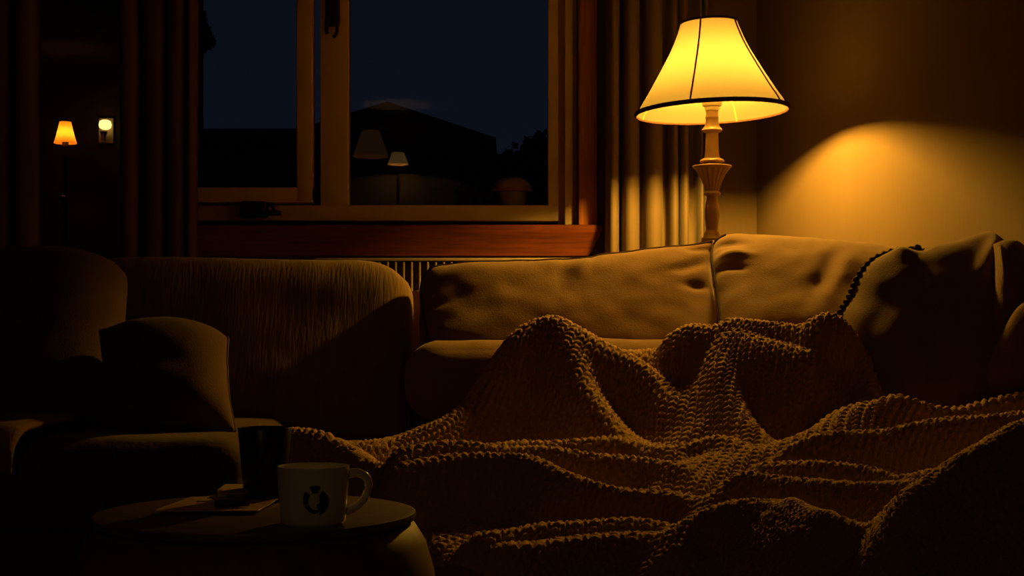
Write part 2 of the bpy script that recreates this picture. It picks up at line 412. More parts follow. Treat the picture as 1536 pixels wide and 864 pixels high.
# wire spider and harp holding the shade
hp_=MB()
for sgn in (1,-1):
    hp_.tube([(lx+sgn*.008,LD,Z(152,LD)),(lx+sgn*.045,LD,Z(130,LD)),(lx+sgn*.048,LD,Z(90,LD)),(lx+sgn*.03,LD,Z(52,LD)),(lx,LD,Z(40,LD))],.0015,6)
for a in (0,120,240):
    q=math.radians(a+20); hp_.tube([(lx,LD,Z(38,LD)),shp(42*P1,Z(36,LD),q)],.0015,6)
hp_.build('harp',M['brass'],lamp)
# corner table under the lamp
lt=Z(384,LD)
ty=LD+.06
ct=thing('end_table',(lx,ty,0),'small round dark end table behind the sofa holding the lamp','table')
MB().lathe([(.10,lt-.025),(.105,lt-.02),(.105,lt-.004),(.10,lt)],lx,ty).build('table_top',M['table'],ct)
MB().lathe([(.03,.03),(.035,.1),(.025,.3),(.03,.6),(.05,lt-.025)],lx,ty,24).build('pedestal',M['table'],ct)
MB().lathe([(.10,0),(.10,.015),(.05,.03),(.03,.035)],lx,ty,32).build('base',M['table'],ct)

# ------------------------------------------------------------------ right sofa
sf=thing('sofa',(.3,3.0,0),'taupe linen sofa under the knitted blanket, in front of the lit lamp','sofa')
# seat cushion on the deck, deck, back frame, chaise
soft_box(-.228,.84,3.03,3.32,.425,.606,.072,(.008,.01,.003),wr=.004,ws=7).build('seat_cushion',M['sofa'],sf,ang=180)
soft_box(-.222,.84,3.08,3.38,.10,.425,.03,n=10).build('deck',M['sofa'],sf,ang=180)
soft_box(-.245,.80,3.335,3.395,.10,Z(431,3.34),.03,n=16).build('back_frame',M['sofa'],sf,ang=180)
soft_box(-.02,.9,2.2,3.08,.06,.25,.05,n=10).build('chaise',M['sofa'],sf,ang=180)
fm=MB()
for x,y in ((-.15,3.15),(-.15,3.34),(.76,3.34),(.05,2.28),(.82,2.28)): fm=MB().lathe([(.018,0),(.026,.11)],x,y,16); fm.build('leg',M['wood'],sf)
cb,loop,_=cushion([(631,452),(634,425),(650,409),(690,404),(760,402),(830,399),(880,397),(900,391),(950,385),(1010,377),(1050,369),(1078,358)],
    [(1078,358),(1067,388),(1069,425),(1075,470),(1078,560)],
    [(636,556),(760,560),(900,560),(1078,560)],
    [(631,452),(629,485),(631,520),(636,556)],3.21,0,-.0012,.06,.05,p=5,wr=.005,ws=10,seed=2,
    folds=((.52,.05,.50,.45,.02,-.006),(.58,.03,.57,.3,.015,.006),(.98,.2,.86,.32,.03,-.01),(.98,.4,.88,.42,.03,-.008),(.99,.12,.9,.1,.025,-.008),(.03,.35,.1,.5,.04,-.01)))
bc=cb.build('back_cushion',M['sofa'],sf,ang=180)
MB().tube([FRONT[max(2,40-k),2] for k in range(0,38)]+[FRONT[2,j] for j in range(3,55)],.0034,6).build('piping',M['piping'],bc)
cb,loop,_=cushion([(1068,372),(1082,360),(1105,356),(1150,360),(1230,366),(1300,373),(1360,380),(1384,384)],
    [(1384,384),(1392,430),(1390,480),(1384,530)],
    [(1078,530),(1180,534),(1290,534),(1384,530)],
    [(1068,372),(1066,400),(1072,440),(1078,490),(1078,530)],3.07,-.0006,-.0015,.06,.03,p=4,wr=.0045,ws=10,seed=5,
    folds=((.02,.12,.22,.2,.03,-.008),(.02,.25,.25,.3,.03,.007),(.02,.35,.2,.42,.03,-.008),(.60,.2,.45,.7,.035,-.006),(.68,.2,.54,.7,.03,.005),(.76,.25,.64,.7,.035,-.006)))
bc=cb.build('corner_cushion',M['sofa'],sf,ang=180)
MB().tube([FRONT[i,1] for i in range(50,1,-1)]+[FRONT[2,j] for j in range(2,6)],.004,6).build('piping',M['piping'],bc)

# big throw pillow at the right with a dark cord along its edge
cb,loop,_=cushion([(1376,381),(1410,376),(1440,368),(1465,358),(1488,349),(1500,352)],
    [(1500,352),(1530,400),(1555,470),(1545,560),(1490,640)],
    [(1262,600),(1320,640),(1400,660),(1490,640)],
    [(1376,381),(1340,388),(1305,402),(1280,430),(1268,455),(1250,490),(1245,540),(1262,600)],2.74,-.00055,-.0010,.07,.05,p=2.6,wr=.006,ws=9,seed=11,
    folds=((.02,.1,.3,.25,.05,.012),(.05,.05,.35,.15,.04,-.012),(.95,.05,.7,.35,.06,.016),(.98,.12,.8,.45,.05,-.016)))
tp=tag(cb.build('throw_pillow',M['pillow'],ang=180),'large brown throw pillow with a dark corded edge at the right sofa end','pillow')
cd=[FRONT[i,2] for i in range(50,2,-1)]+[FRONT[3,j]+Vector((0,-.002,.003)) for j in range(3,9)]
cd=resample([tuple(c) for c in cd],140)
MB().tube([tuple(c) for c in cd],.006,8,rv=[.0068+.0018*math.sin(i*1.3) for i in range(len(cd))]).build('cord',M['piping'],tp)
# the pillow beyond it whose corner shows at the frame edge
cb,loop,_=cushion([(1490,366),(1505,361),(1520,361),(1532,366),(1541,376)],[(1541,376),(1544,450),(1542,530),(1538,590)],
    [(1480,590),(1500,594),(1520,594),(1538,590)],[(1490,366),(1492,400),(1486,500),(1480,590)],2.66,-.0004,-.0005,.05,.03,p=2.8,seed=21,wr=.008,
    folds=((.05,.05,.35,.3,.06,.02),))
tag(cb.build('throw_pillow',M['dpillow'],ang=180),'dark pillow cut off by the right edge behind the corded pillow','pillow')
cb,loop,_=cushion([(1530,468),(1545,455),(1560,452),(1574,456)],[(1574,456),(1580,510),(1578,560),(1572,612)],
    [(1462,612),(1500,618),(1540,620),(1572,612)],[(1530,468),(1512,500),(1488,550),(1462,612)],2.58,-.0008,-.0006,.05,.04,p=2.8,seed=31)
tag(cb.build('throw_pillow',M['pillow'],ang=180),'lower tan pillow at the right edge just above the blanket','pillow')

# ------------------------------------------------------------------ left sofa with its cushions
ls=thing('loveseat',(-.9,2.95,0),'brown loveseat with a tall ribbed back below the window at left','sofa')
cb,loop,_=cushion([(120,392),(200,386),(330,388),(470,391),(548,392),(585,402),(612,424)],[(612,424),(620,450),(618,520),(613,600),(611,660)],
    [(120,660),(300,662),(460,662),(611,660)],[(120,392),(116,480),(118,570),(120,660)],3.26,0,-.0006,.045,.05,p=7,wr=.003,ws=6,seed=41)
cb.build('back_cushion',M['lsofa'],ls,ang=180)
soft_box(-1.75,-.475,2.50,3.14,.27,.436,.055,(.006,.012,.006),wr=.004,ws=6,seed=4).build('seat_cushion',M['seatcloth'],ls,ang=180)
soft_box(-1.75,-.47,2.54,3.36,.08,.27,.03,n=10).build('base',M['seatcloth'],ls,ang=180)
soft_box(-1.78,-.26,3.33,3.41,.08,.74,.03,n=10).build('back_frame',M['lsofa'],ls,ang=180)
for x,y in ((-1.68,2.6),(-.54,2.6),(-1.68,3.3),(-.54,3.3)): MB().lathe([(.018,0),(.026,.09)],x,y,16).build('leg',M['wood'],ls)
cb,loop,_=cushion([(-110,412),(-40,388),(20,383),(90,382),(140,388),(172,398),(190,412)],[(190,412),(191,440),(182,520),(172,590),(165,640)],
    [(-110,640),(-20,646),(80,648),(165,640)],[(-110,412),(-118,490),(-116,580),(-110,640)],2.86,0,-.0011,.10,.09,p=3.2,wr=.005,ws=7,seed=51)
tag(cb.build('cushion',M['lpillow'],ang=180),'big dark cushion standing at the far left of the loveseat','cushion')
cb,loop,_=cushion([(150,496),(200,487),(260,484),(310,492),(342,506)],[(342,506),(340,545),(344,600),(354,650)],
    [(150,645),(220,650),(300,652),(354,650)],[(150,496),(156,550),(156,605),(150,645)],2.72,.0003,-.0008,.075,.07,p=2.6,wr=.005,ws=9,seed=61)
pl=tag(cb.build('throw_pillow',M['lpillow'],ang=180),'small brown throw pillow on the loveseat, right of the big dark cushion','pillow')
MB().tube(loop,.003,6,True).build('piping',M['lpillow'],pl)
# folded throw lying over the loveseat's front edge
vs=[];fs=[];nu,nv=30,40
path=resample([(2.78,.456),(2.62,.458),(2.53,.457),(2.485,.45),(2.465,.425),(2.46,.40),(2.462,.375)],nv)
for i,(y,z) in enumerate(path):
    for j in range(nu):
        u=j/(nu-1); x=-1.22+u*(.385+.03*math.sin(i*.12))
        e=min(u,1-u)*14; w=noise.noise(Vector((x*14,y*12,z*12)))
        z2=z+.006*w+ .008*min(1,e); y2=y-.006*w-(.01*min(1,e) if i>18 else 0)
        vs.append((x,y2,z2))
for i in range(nv-1):
    for j in range(nu-1): fs.append((i*nu+j,i*nu+j+1,(i+1)*nu+j+1,(i+1)*nu+j))
o=MB().add(vs,fs).build('folded_throw',M['dcurtain'],ang=180); md=o.modifiers.new('thick','SOLIDIFY'); md.thickness=.009; md.offset=0
tag(o,'brown folded throw over the loveseat front edge, cut by the left edge','throw')

# ------------------------------------------------------------------ knitted blanket
def blanket():
    def shift(px): return np.interp(px,[1000,1100,1250,1320,1450],[.20,.11,-.04,-.02,.0])
    ridges=[ # (pixel column, pixel row, distance) along each fold crest; slopes in front and behind; crest radius
     ([(628,662,2.56),(660,640,2.6),(700,605,2.64),(740,548,2.69),(772,500,2.73),(800,482,2.76),(830,476,2.76),(865,489,2.74),(910,512,2.72),(950,535,2.69),(990,567,2.64),(1025,603,2.58),(1052,640,2.52)],1.50,1.60,0.031),
     ([(838,484,2.74),(858,520,2.68),(874,560,2.63),(896,600,2.58),(925,638,2.53),(960,662,2.48)],1.70,0.90,0.031),
     ([(985,530,2.76),(1000,521,2.76),(1010,498,2.75),(1036,484,2.75),(1070,489,2.75),(1100,479,2.76),(1130,480,2.76),(1165,484,2.76),(1203,487,2.76),(1222,476,2.76),(1242,469,2.76),(1262,476,2.75),(1280,500,2.73),(1297,540,2.70),(1308,590,2.63),(1300,640,2.5)],1.90,1.60,0.027),
     ([(1008,505,2.74),(1014,540,2.69),(1032,575,2.64),(1062,604,2.58)],1.80,1.40,0.020),
     ([(940,524,2.78),(985,527,2.77),(1015,545,2.73),(1045,578,2.67),(1085,616,2.58)],1.00,1.00,0.043),
     ([(1096,482,2.77),(1088,520,2.68),(1092,560,2.60),(1106,605,2.53),(1132,645,2.46),(1165,675,2.41)],2.20,1.90,0.031),
     ([(1108,497,2.72),(1135,504,2.70),(1170,512,2.69),(1205,522,2.68)],1.60,1.00,0.024),
     ([(1140,676,2.38),(1180,662,2.40),(1225,642,2.43),(1265,624,2.46),(1292,606,2.50)],0.75,0.20,0.043),
     ([(392,646,2.46),(430,641,2.48),(470,646,2.46),(515,664,2.40),(560,690,2.30)],1.76,1.00,0.023),
     ([(500,668,2.46),(545,660,2.48),(600,652,2.52),(650,636,2.56),(690,612,2.6)],1.76,1.00,0.023),
     ([(545,716,2.17),(562,694,2.2),(592,674,2.24),(630,664,2.27),(690,661,2.29),(760,667,2.29),(830,670,2.29),(920,682,2.29),(985,688,2.28),(1030,702,2.25),(1062,738,2.19)],2.03,0.90,0.020),
     ([(740,664,2.40),(800,660,2.42),(860,658,2.43),(925,658,2.43),(970,668,2.40),(1010,680,2.36)],1.76,0.90,0.020),
     ([(560,704,2.18),(640,688,2.22),(700,682,2.24),(770,680,2.24),(812,690,2.2),(845,708,2.15),(885,722,2.11),(950,733,2.09),(1020,742,2.07),(1068,750,2.04)],2.16,0.90,0.017),
     ([(975,678,2.38),(1030,668,2.40),(1058,656,2.42),(1078,653,2.42),(1105,665,2.40),(1150,690,2.34)],2.03,1.00,0.019),
     ([(1280,648,2.44),(1305,618,2.47),(1338,592,2.5),(1365,596,2.49),(1400,608,2.48),(1440,610,2.48),(1480,598,2.48),(1530,590,2.48),(1620,584,2.48)],2.16,1.00,0.021),
     ([(1148,698,2.25),(1185,670,2.29),(1230,652,2.32),(1290,646,2.32),(1345,642,2.32),(1410,628,2.32),(1480,620,2.32),(1640,612,2.32)],2.03,0.80,0.020),
     ([(1330,960,1.66),(1338,860,1.76),(1343,800,1.81),(1352,760,1.84),(1375,730,1.87),(1420,700,1.91),(1470,668,1.95),(1520,640,1.99),(1600,612,2.04),(1700,590,2.1)],2.16,1.10,0.025),
     ([(1058,770,1.99),(1082,738,2.04),(1105,712,2.08),(1135,708,2.1),(1200,716,2.1),(1300,726,2.06),(1370,722,2.0)],2.03,0.90,0.019),
     ([(1150,694,2.22),(1220,690,2.22),(1300,698,2.19),(1350,714,2.13),(1400,704,2.08)],1.89,0.80,0.019),
     ([(1022,812,1.88),(1042,775,1.94),(1095,754,1.97),(1140,748,1.98),(1185,753,1.97),(1240,768,1.94),(1300,790,1.9)],2.03,0.80,0.021),
     ([(1185,755,1.96),(1210,800,1.88),(1222,860,1.80)],1.89,1.00,0.020),
     ([(680,815,1.93),(720,799,1.96),(780,790,1.98),(860,780,2.0),(940,778,2.0),(1000,786,1.98),(1040,800,1.94)],1.89,0.80,0.025),
     ([(760,815,1.92),(860,806,1.94),(960,800,1.95),(1020,808,1.92)],1.76,0.80,0.023),
    ]
    poly=[(380,2.52),(396,2.40),(520,2.22),(530,2.12),(600,1.98),(660,1.87),(720,1.80),(1000,1.76),(1320,1.70),(1690,1.70),(1640,2.1),(1565,2.56),(1340,2.62),(1322,2.72),(1262,2.835),(1000,2.84),(800,2.84),(735,2.78),(640,2.68),(520,2.62)]
    poly=[(X(p,d+shift(p)),d+shift(p)) for p,d in poly]
    st=.0026
    gx=np.arange(-.66,1.0,st); gy=np.arange(1.68,3.08,st)
    GX,GY=np.meshgrid(gx,gy)
    # base the cloth lies on: loveseat seat / chaise, dropping at the front
    base=.28+.16*(GY-2.2)
    zz=[base]
    # gentle meander so crests are not ruled straight
    for pts,sf_,sb_,w in ridges:
        P=np.array(pts,float); P[:,2]+=shift(P[:,0]); P=resample(P,60)
        q=np.stack([(P[:,0]-768)/F*P[:,2],P[:,2],ZC+(H-P[:,1])*P[:,2]/F],1)
        best=np.full(GX.shape,1e9); bz=np.zeros(GX.shape); bs=np.zeros(GX.shape); sw=np.zeros(GX.shape)
        for a,b in zip(q[:-1],q[1:]):
            d=b[:2]-a[:2]; L=d@d+1e-12
            t=((GX-a[0])*d[0]+(GY-a[1])*d[1])/L; t=t.clip(0,1)
            ex=GX-a[0]-t*d[0]; ey=GY-a[1]-t*d[1]; dd=ex*ex+ey*ey
            best=np.minimum(best,dd); wt=1e-12/(dd+6e-5)**3; sw+=wt
            bz+=wt*(a[2]+t*(b[2]-a[2])); bs+=wt*ey/np.sqrt(dd+1e-9)
        bz/=sw; bs/=sw; d=np.sqrt(best); s=sb_+(sf_-sb_)*(.5-.5*bs)
        zz.append(bz-s*(np.sqrt(d*d+w*w)-w))
    K=110.0
    zz=np.stack(zz); mx=zz.max(0); z=mx+np.log(np.exp(K*(zz-mx)).sum(0))/K-.004
    # drop to the floor at the free front and left edges
    def segd(a,b):
        d=np.array(b)-np.array(a); L=d@d; t=(((GX-a[0])*d[0]+(GY-a[1])*d[1])/L).clip(0,1)
        return np.hypot(GX-a[0]-t*d[0],GY-a[1]-t*d[1])
    ed=np.full(GX.shape,9.)
    for i in range(2,8): ed=np.minimum(ed,segd(poly[i],poly[i+1]))
    t=(1-ed/.10).clip(0,1); z-=.20*t*t
    ed=np.full(GX.shape,9.)
    for i in range(12,16): ed=np.minimum(ed,segd(poly[i],poly[i+1]))
    t=(1-ed/.03).clip(0,1); z-=.03*t*t
    # soft secondary crumples
    sx=np.sin(GX*23+3*np.sin(GY*9))*np.sin(GY*31+2*np.sin(GX*11)); z+=.003*sx
    # smooth a little
    for _ in range(3):
        z[1:-1,1:-1]=.5*z[1:-1,1:-1]+.125*(z[:-2,1:-1]+z[2:,1:-1]+z[1:-1,:-2]+z[1:-1,2:])
    # cloth coordinates by arc length, so stitches keep their size on steep faces
    du=np.hypot(st,np.diff(z,axis=1)); dv=np.hypot(st,np.diff(z,axis=0))
    def sm(a,ax,n):
        for _ in range(n):
            b=a.copy()
            if ax==0: b[1:-1]=.5*a[1:-1]+.25*(a[:-2]+a[2:])
            else: b[:,1:-1]=.5*a[:,1:-1]+.25*(a[:,:-2]+a[:,2:])
            a=b
        return a
    du=sm(du,0,60); dv=sm(dv,1,60)
    U=np.concatenate([np.zeros((z.shape[0],1)),np.cumsum(du,1)],1); V=np.concatenate([np.zeros((1,z.shape[1])),np.cumsum(dv,0)],0)
    U-=U[:,[U.shape[1]//2]]; V-=V[[V.shape[0]//2],:]
    th=math.radians(24); U,V=U*math.cos(th)-V*math.sin(th),U*math.sin(th)+V*math.cos(th)
    # chunky stocking stitch: columns of V-shaped loops
    cw,ch=.024,.0155
    tt=U/cw; col=np.floor(tt); fr=tt-col
    sl=np.abs(fr-.5)*2
    vr=V/ch+sl*.95+.5*(np.sin(col*12.9)*.1)
    row=vr-np.floor(vr)
    leaf=np.sin(np.pi*row).clip(0)**.7*(np.abs(np.sin(2*np.pi*fr)).clip(0))**.55
    hgt=.0072*leaf
    gzx=np.gradient(z,st,axis=1); gzy=np.gradient(z,st,axis=0); il=1/np.sqrt(1+gzx**2+gzy**2)
    PX=GX-gzx*il*hgt; PY=GY-gzy*il*hgt; PZ=z+il*hgt
    # inside test for the planform
    ins=np.zeros(GX.shape,bool); n=len(poly)
    for i in range(n):
        (x1,y1),(x2,y2)=poly[i],poly[(i+1)%n]
        c=((y1>GY)!=(y2>GY))&(GX<(x2-x1)*(GY-y1)/(y2-y1+1e-12)+x1); ins^=c
    ny,nx=GX.shape
    fc=ins[:-1,:-1]&ins[1:,:-1]&ins[:-1,1:]&ins[1:,1:]
    I=np.arange(ny*nx).reshape(ny,nx)
    Q=np.stack([I[:-1,:-1],I[:-1,1:],I[1:,1:],I[1:,:-1]],2)[fc]
    used=np.unique(Q); mp=np.full(ny*nx,-1); mp[used]=np.arange(len(used)); Q=mp[Q]
    V3=np.stack([PX,PY,PZ],2).reshape(-1,3)[used]
    org=np.array([.35,2.3,.27]); V3=V3-org
    me=bpy.data.meshes.new('knitted_blanket')
    me.vertices.add(len(V3)); me.vertices.foreach_set('co',V3.astype(np.float32).ravel())
    me.loops.add(Q.size); me.loops.foreach_set('vertex_index',Q.astype(np.int32).ravel())
    me.polygons.add(len(Q)); me.polygons.foreach_set('loop_start',np.arange(0,Q.size,4,dtype=np.int32))
    me.polygons.foreach_set('use_smooth',np.ones(len(Q),bool))
    me.update(calc_edges=True); me.validate()
    me.materials.append(M['blanket'])
    o=bpy.data.objects.new('knitted_blanket',me); o.location=org; C.objects.link(o)
    md=o.modifiers.new('thick','SOLIDIFY'); md.thickness=.007; md.offset=-1
    return tag(o,'chunky knitted tan blanket heaped in folds over the sofa','blanket')
blanket()

# ------------------------------------------------------------------ drum side table and what stands on it
TX,TY,TZ=-.287,1.60,.42
tb=thing('side_table',(TX,TY,0),'round drum side table holding the mug, in front of the loveseat','table')
MB().lathe([(.02,TZ-.012),(.172,TZ-.012),(.1775,TZ-.009),(.179,TZ-.005),(.178,TZ-.001),(.174,TZ),(.02,TZ)],TX,TY,96).build('table_top',M['table'],tb)
MB().lathe([(.165,.0),(.178,.02),(.192,.10),(.203,.22),(.205,.29),(.2,.35),(.19,.385),(.178,.404),(.168,TZ-.012)],TX,TY,96).build('drum_body',M['drum'],tb)

mx_,my_=X(470,1.5),1.5
mug=thing('mug',(mx_,my_,TZ),'white mug with a round black emblem on the side table','mug')
hgt=Z(705,1.462)-TZ
prof=[(.0,TZ),(.0315,TZ),(.0335,TZ+.002)]
for t in np.linspace(.05,1,14): prof.append((.0335+.0045*t**.8,TZ+hgt*t))
prof+= [(.0376,TZ+hgt+.001),(.0362,TZ+hgt+.0008),(.0350,TZ+hgt-.002)]
for t in np.linspace(.95,.08,12): prof.append((.0308+.0042*t**.8,TZ+hgt*t))
prof+=[(.028,TZ+.004),(0.0,TZ+.004)]
MB().lathe(prof,mx_,my_,64,cap=False).build('cup_body',M['ceramic'],mug)
hpnt=[(.036,.0535),(.046,.0545),(.055,.050),(.058,.040),(.055,.029),(.048,.020),(.040,.015),(.034,.013)]
hr=resample(hpnt,30); ha=math.radians(8)
MB().tube([(mx_+r*math.cos(ha),my_+r*math.sin(ha),TZ+z*hgt/.062) for r,z in hr],.0042,10,rv=[.0042+.0012*abs(2*i/29-1)**2 for i in range(30)]).build('handle',M['ceramic'],mug)
# emblem printed on the cup: a cap above, a crescent at left, a heavy curl at right
em=MB()
def decal(poly):
    P=[]; 
    cx=sum(p[0] for p in poly)/len(poly); cy=sum(p[1] for p in poly)/len(poly)
    for a,b in [(cx,cy)]+poly:
        z=Z(b,1.464); t=(z-TZ)/hgt; r=.0335+.0045*max(0,t)**.8+.0004
        x=(a-470)/F*1.464; an=math.asin(max(-.99,min(.99,x/r)))
        P.append((mx_+r*math.sin(an),my_-r*math.cos(an),z))
    n=len(poly); em.add(P,[(0,i+1,(i+1)%n+1) for i in range(n)])
def arc(cx,cy,rx,ry,a0,a1,w0,w1,n=12):
    """strip of small quads following an arc, w tapering"""
    for i in range(n):
        q=[]
        for k,s in ((i,1),(i+1,1),(i+1,-1),(i,-1)):
            t=k/n; a=math.radians(a0+(a1-a0)*t); w=(w0+(w1-w0)*t)*s/2
            q.append((cx+(rx+w)*math.cos(a),cy-(ry+w)*math.sin(a)))
        decal(q)
arc(480,751,14,17,115,65,11,11)          # top cap
arc(480,751,14,17,200,140,8,9)           # left crescent
arc(480,751,14,17,285,205,5,7)
arc(481,752,12,14,55,-75,11,16)          # heavy right curl
em.build('emblem',M['ink'],mug,recalc=False)

tx_,ty_=X(397,1.70),1.70
tu=thing('tumbler',(tx_,ty_,TZ),'black tapered tumbler behind the white mug on the side table','cup')
zt_=Z(641,1.70)
tp_=[(0,TZ),(.0225,TZ),(.0242,TZ+.002),(.0318,zt_-.001),(.0312,zt_),(.0298,zt_-.001),(.0225,TZ+.006),(0,TZ+.005)]
MB().lathe(tp_,tx_,ty_,48,cap=False).build('cup_body',M['black'],tu)
MB().lathe([(.0243,TZ+.0035),(.0251,TZ+.0035),(.0256,TZ+.007),(.0248,TZ+.007)],tx_,ty_,48,cap=False).build('foot_ring',M['black'],tu)
def T(px,py,dz=0):      # a point of the table top
    d=(ZC-TZ-dz)*F/(py-H); return (X(px,d),d)
def slab(name,quad,z0,z1,m,label=None,cat=None,parent=None,bev=.0006):
    b=MB().prism([T(*q,dz=z0-TZ) for q in quad],z0,z1,'z'); o=b.build(name,m,parent,smooth=False)
    if label: tag(o,label,cat)
    return o
mg=thing('magazine',(-.33,1.62,TZ),'thin magazine lying flat at the left of the mug','magazine')
q=[(232,770),(386,769),(417,751),(288,750)]
slab('pages',q,TZ,TZ+.004,M['paper'],parent=mg); slab('cover',[(231,767.5),(387,766.5),(418,748.5),(287,747.5)],TZ+.004,TZ+.0048,M['cover'],parent=mg)
en=slab('envelope',[(296,752.5),(348,752),(366,742),(322,742.5)],TZ+.0049,TZ+.0062,M['paper'],'pale envelope under the notepad on the magazine','envelope')
nt_=thing('notepad',(-.31,1.68,TZ+.006),'small pale notepad topmost on the papers by the tumbler','notepad')
slab('sheets',[(326,745),(368,745),(378,736),(338,736)],TZ+.0063,TZ+.0145,M['paper'],parent=nt_); 
slab('cover',[(326,741),(368,741),(378,732.5),(338,732.5)],TZ+.0146,TZ+.0153,M['paper'],parent=nt_)
a=T(322,756,.009); b_=T(374,755,.009)
pe=thing('pen',(a[0],a[1],TZ+.005),'stubby black pen lying on the magazine before the notepad','pen')
pz=TZ+.0049+.0042
MB().tube([(a[0],a[1],pz),(a[0]+(b_[0]-a[0])*.6,a[1]+(b_[1]-a[1])*.6,pz)],.0042,12).build('barrel',M['black'],pe)
MB().tube([(a[0]+(b_[0]-a[0])*.6,a[1]+(b_[1]-a[1])*.6,pz),(b_[0],b_[1],pz)],.0042,12,rv=[.0042,.0030]).build('cap',M['black'],pe)

# ------------------------------------------------------------------ far floor lamp and sconce in the next room
hd=9.0
fl=thing('floor_lamp',(X(98,hd),hd,0),'distant lit floor lamp with small orange shade seen between the dark curtains','lamp')
px_=hd/F
hsh=MB(); hx,hz=X(98,hd),Z
hl=[(8.5,183),(11,194),(14,206),(17,215)]
vs=[(hx+hw*px_*math.cos(2*math.pi*i/40),hd+hw*px_*math.sin(2*math.pi*i/40),Z(py,hd)) for i in range(40) for hw,py in hl]
fs=[(i*4+j,((i+1)%40)*4+j,((i+1)%40)*4+j+1,i*4+j+1) for i in range(40) for j in range(3)]
MB().add(vs,fs).build('lamp_shade',shade_mat('far_shade_fabric',(.95,.47,.11),.55),fl,ang=180)
bb=MB(); bb.lathe([(.002+.016*math.sin(t),Z(202,hd)-.016*math.cos(t)) for t in np.linspace(.05,3.09,10)],hx,hd,16); bb.build('bulb',emit('far_bulb_glow',(1,.45,.06),62.0),fl)
MB().lathe([(.012,.03),(.012,Z(222,hd)),(.02,Z(220,hd)),(.02,Z(212,hd)),(.008,Z(208,hd))],hx,hd,16).build('pole',M['metal'],fl)
MB().lathe([(.13,0),(.13,.02),(.03,.03)],hx,hd,24).build('base',M['metal'],fl)
MB().lathe([(.008,Z(303,hd)),(.022,Z(301,hd)),(.027,Z(298,hd)),(.022,Z(295,hd)),(.008,Z(293,hd))],hx-.008,hd-.03,16).build('knob',M['brass'],fl)
sd=hy-.06
sc_=thing('wall_sconce',(X(157,sd),sd,Z(214,sd)),'distant lit wall sconce right of the far floor lamp','sconce')
MB().box(X(146,sd),X(168,sd),hy-.03,hy-.001,Z(214,sd),Z(176,sd),.004).build('backplate',mat('sconce_plate',(.5,.36,.2),.5,.3),sc_)
g=MB()
sx=X(157,sd)
g.lathe([(.02,Z(195,sd)),(.036,Z(193,sd)),(.042,Z(188.5,sd)),(.036,Z(183,sd)),(.02,Z(181,sd))],sx+.012,sd-.03,24); g.build('globe',emit('sconce_glow',(1,.72,.22),1.6),sc_)
MB().lathe([(.012,Z(212,sd)),(.016,Z(204,sd)),(.026,Z(198,sd))],sx,sd-.02,16).build('cup',M['brass'],sc_)

# lamps on the rear side of the room, seen only as reflections in the window
def mir(px,py,D): # real position whose mirror image in the window glass stands at (px,py,D)
    v=W(px,py,D); return (v[0],2*(DF+.022)-D,v[2])
c=mir(597,238,11.2); s_=11.2/F
rl=thing('table_lamp',(c[0],c[1],c[2]-.4),'small lit lamp mirrored faintly in the dark window glass','lamp')
vs=[(c[0]+hw*s_*math.cos(2*math.pi*i/32),c[1]+hw*s_*math.sin(2*math.pi*i/32),c[2]+dz*s_) for i in range(32) for hw,dz in ((9,9),(16,-9))]
MB().add(vs,[(i*2,((i+1)%32)*2,((i+1)%32)*2+1,i*2+1) for i in range(32)]).build('lamp_shade',emit('small_shade_glow',(1,.58,.16),.62),rl,ang=180)
MB().lathe([(.05,c[2]-.4),(.05,c[2]-.385),(.01,c[2]-.37),(.010,c[2]-.2),(.004,c[2]-.05)],c[0],c[1],20).build('stem',M['metal'],rl)
rim=c[2]-9*s_
MB().lathe([(.0005+.0068*math.sin(t),rim+.019-.0068*math.cos(t)) for t in np.linspace(.05,3.09,9)],c[0],c[1],14).build('bulb',emit('small_bulb_fill',(1,.66,.28),2900.0),rl)  # unseen bulb added to fill the mug and blanket fronts
rt=thing('cabinet',(c[0],c[1],0),'tall dark cabinet behind the viewer under the small lamp','cabinet')
MB().box(c[0]-.3,c[0]+.3,c[1]-.18,c[1]+.18,0,c[2]-.4,.006).build('body',M['table'],rt)
for sx_ in (-1,1): MB().box(c[0]+(0.01 if sx_>0 else -.29),c[0]+(.29 if sx_>0 else -.01),c[1]+.18,c[1]+.198,.08,c[2]-.45,.004).build('door',M['table'],rt)

c=mir(556,216,10.6); s_=10.6/F
pn=thing('pendant_lamp',(c[0],c[1],c[2]-.1),'dim brown pendant shade mirrored faintly left of the small lamp in the window','lamp')
vs=[(c[0]+hw*s_*math.cos(2*math.pi*i/32),c[1]+hw*s_*math.sin(2*math.pi*i/32),c[2]+dz*s_) for i in range(32) for hw,dz in ((13,20),(27,-19))]
MB().add(vs,[(i*2,((i+1)%32)*2,((i+1)%32)*2+1,i*2+1) for i in range(32)]).build('lamp_shade',emit('pendant_shade_selflit',(1,.42,.10),.16),pn,ang=180)  # unlit shade, faint emission stands in for room light falling on it
MB().tube([(c[0],c[1],c[2]+.05),(c[0],c[1],ZT)],.004,8).build('cord',M['metal'],pn)

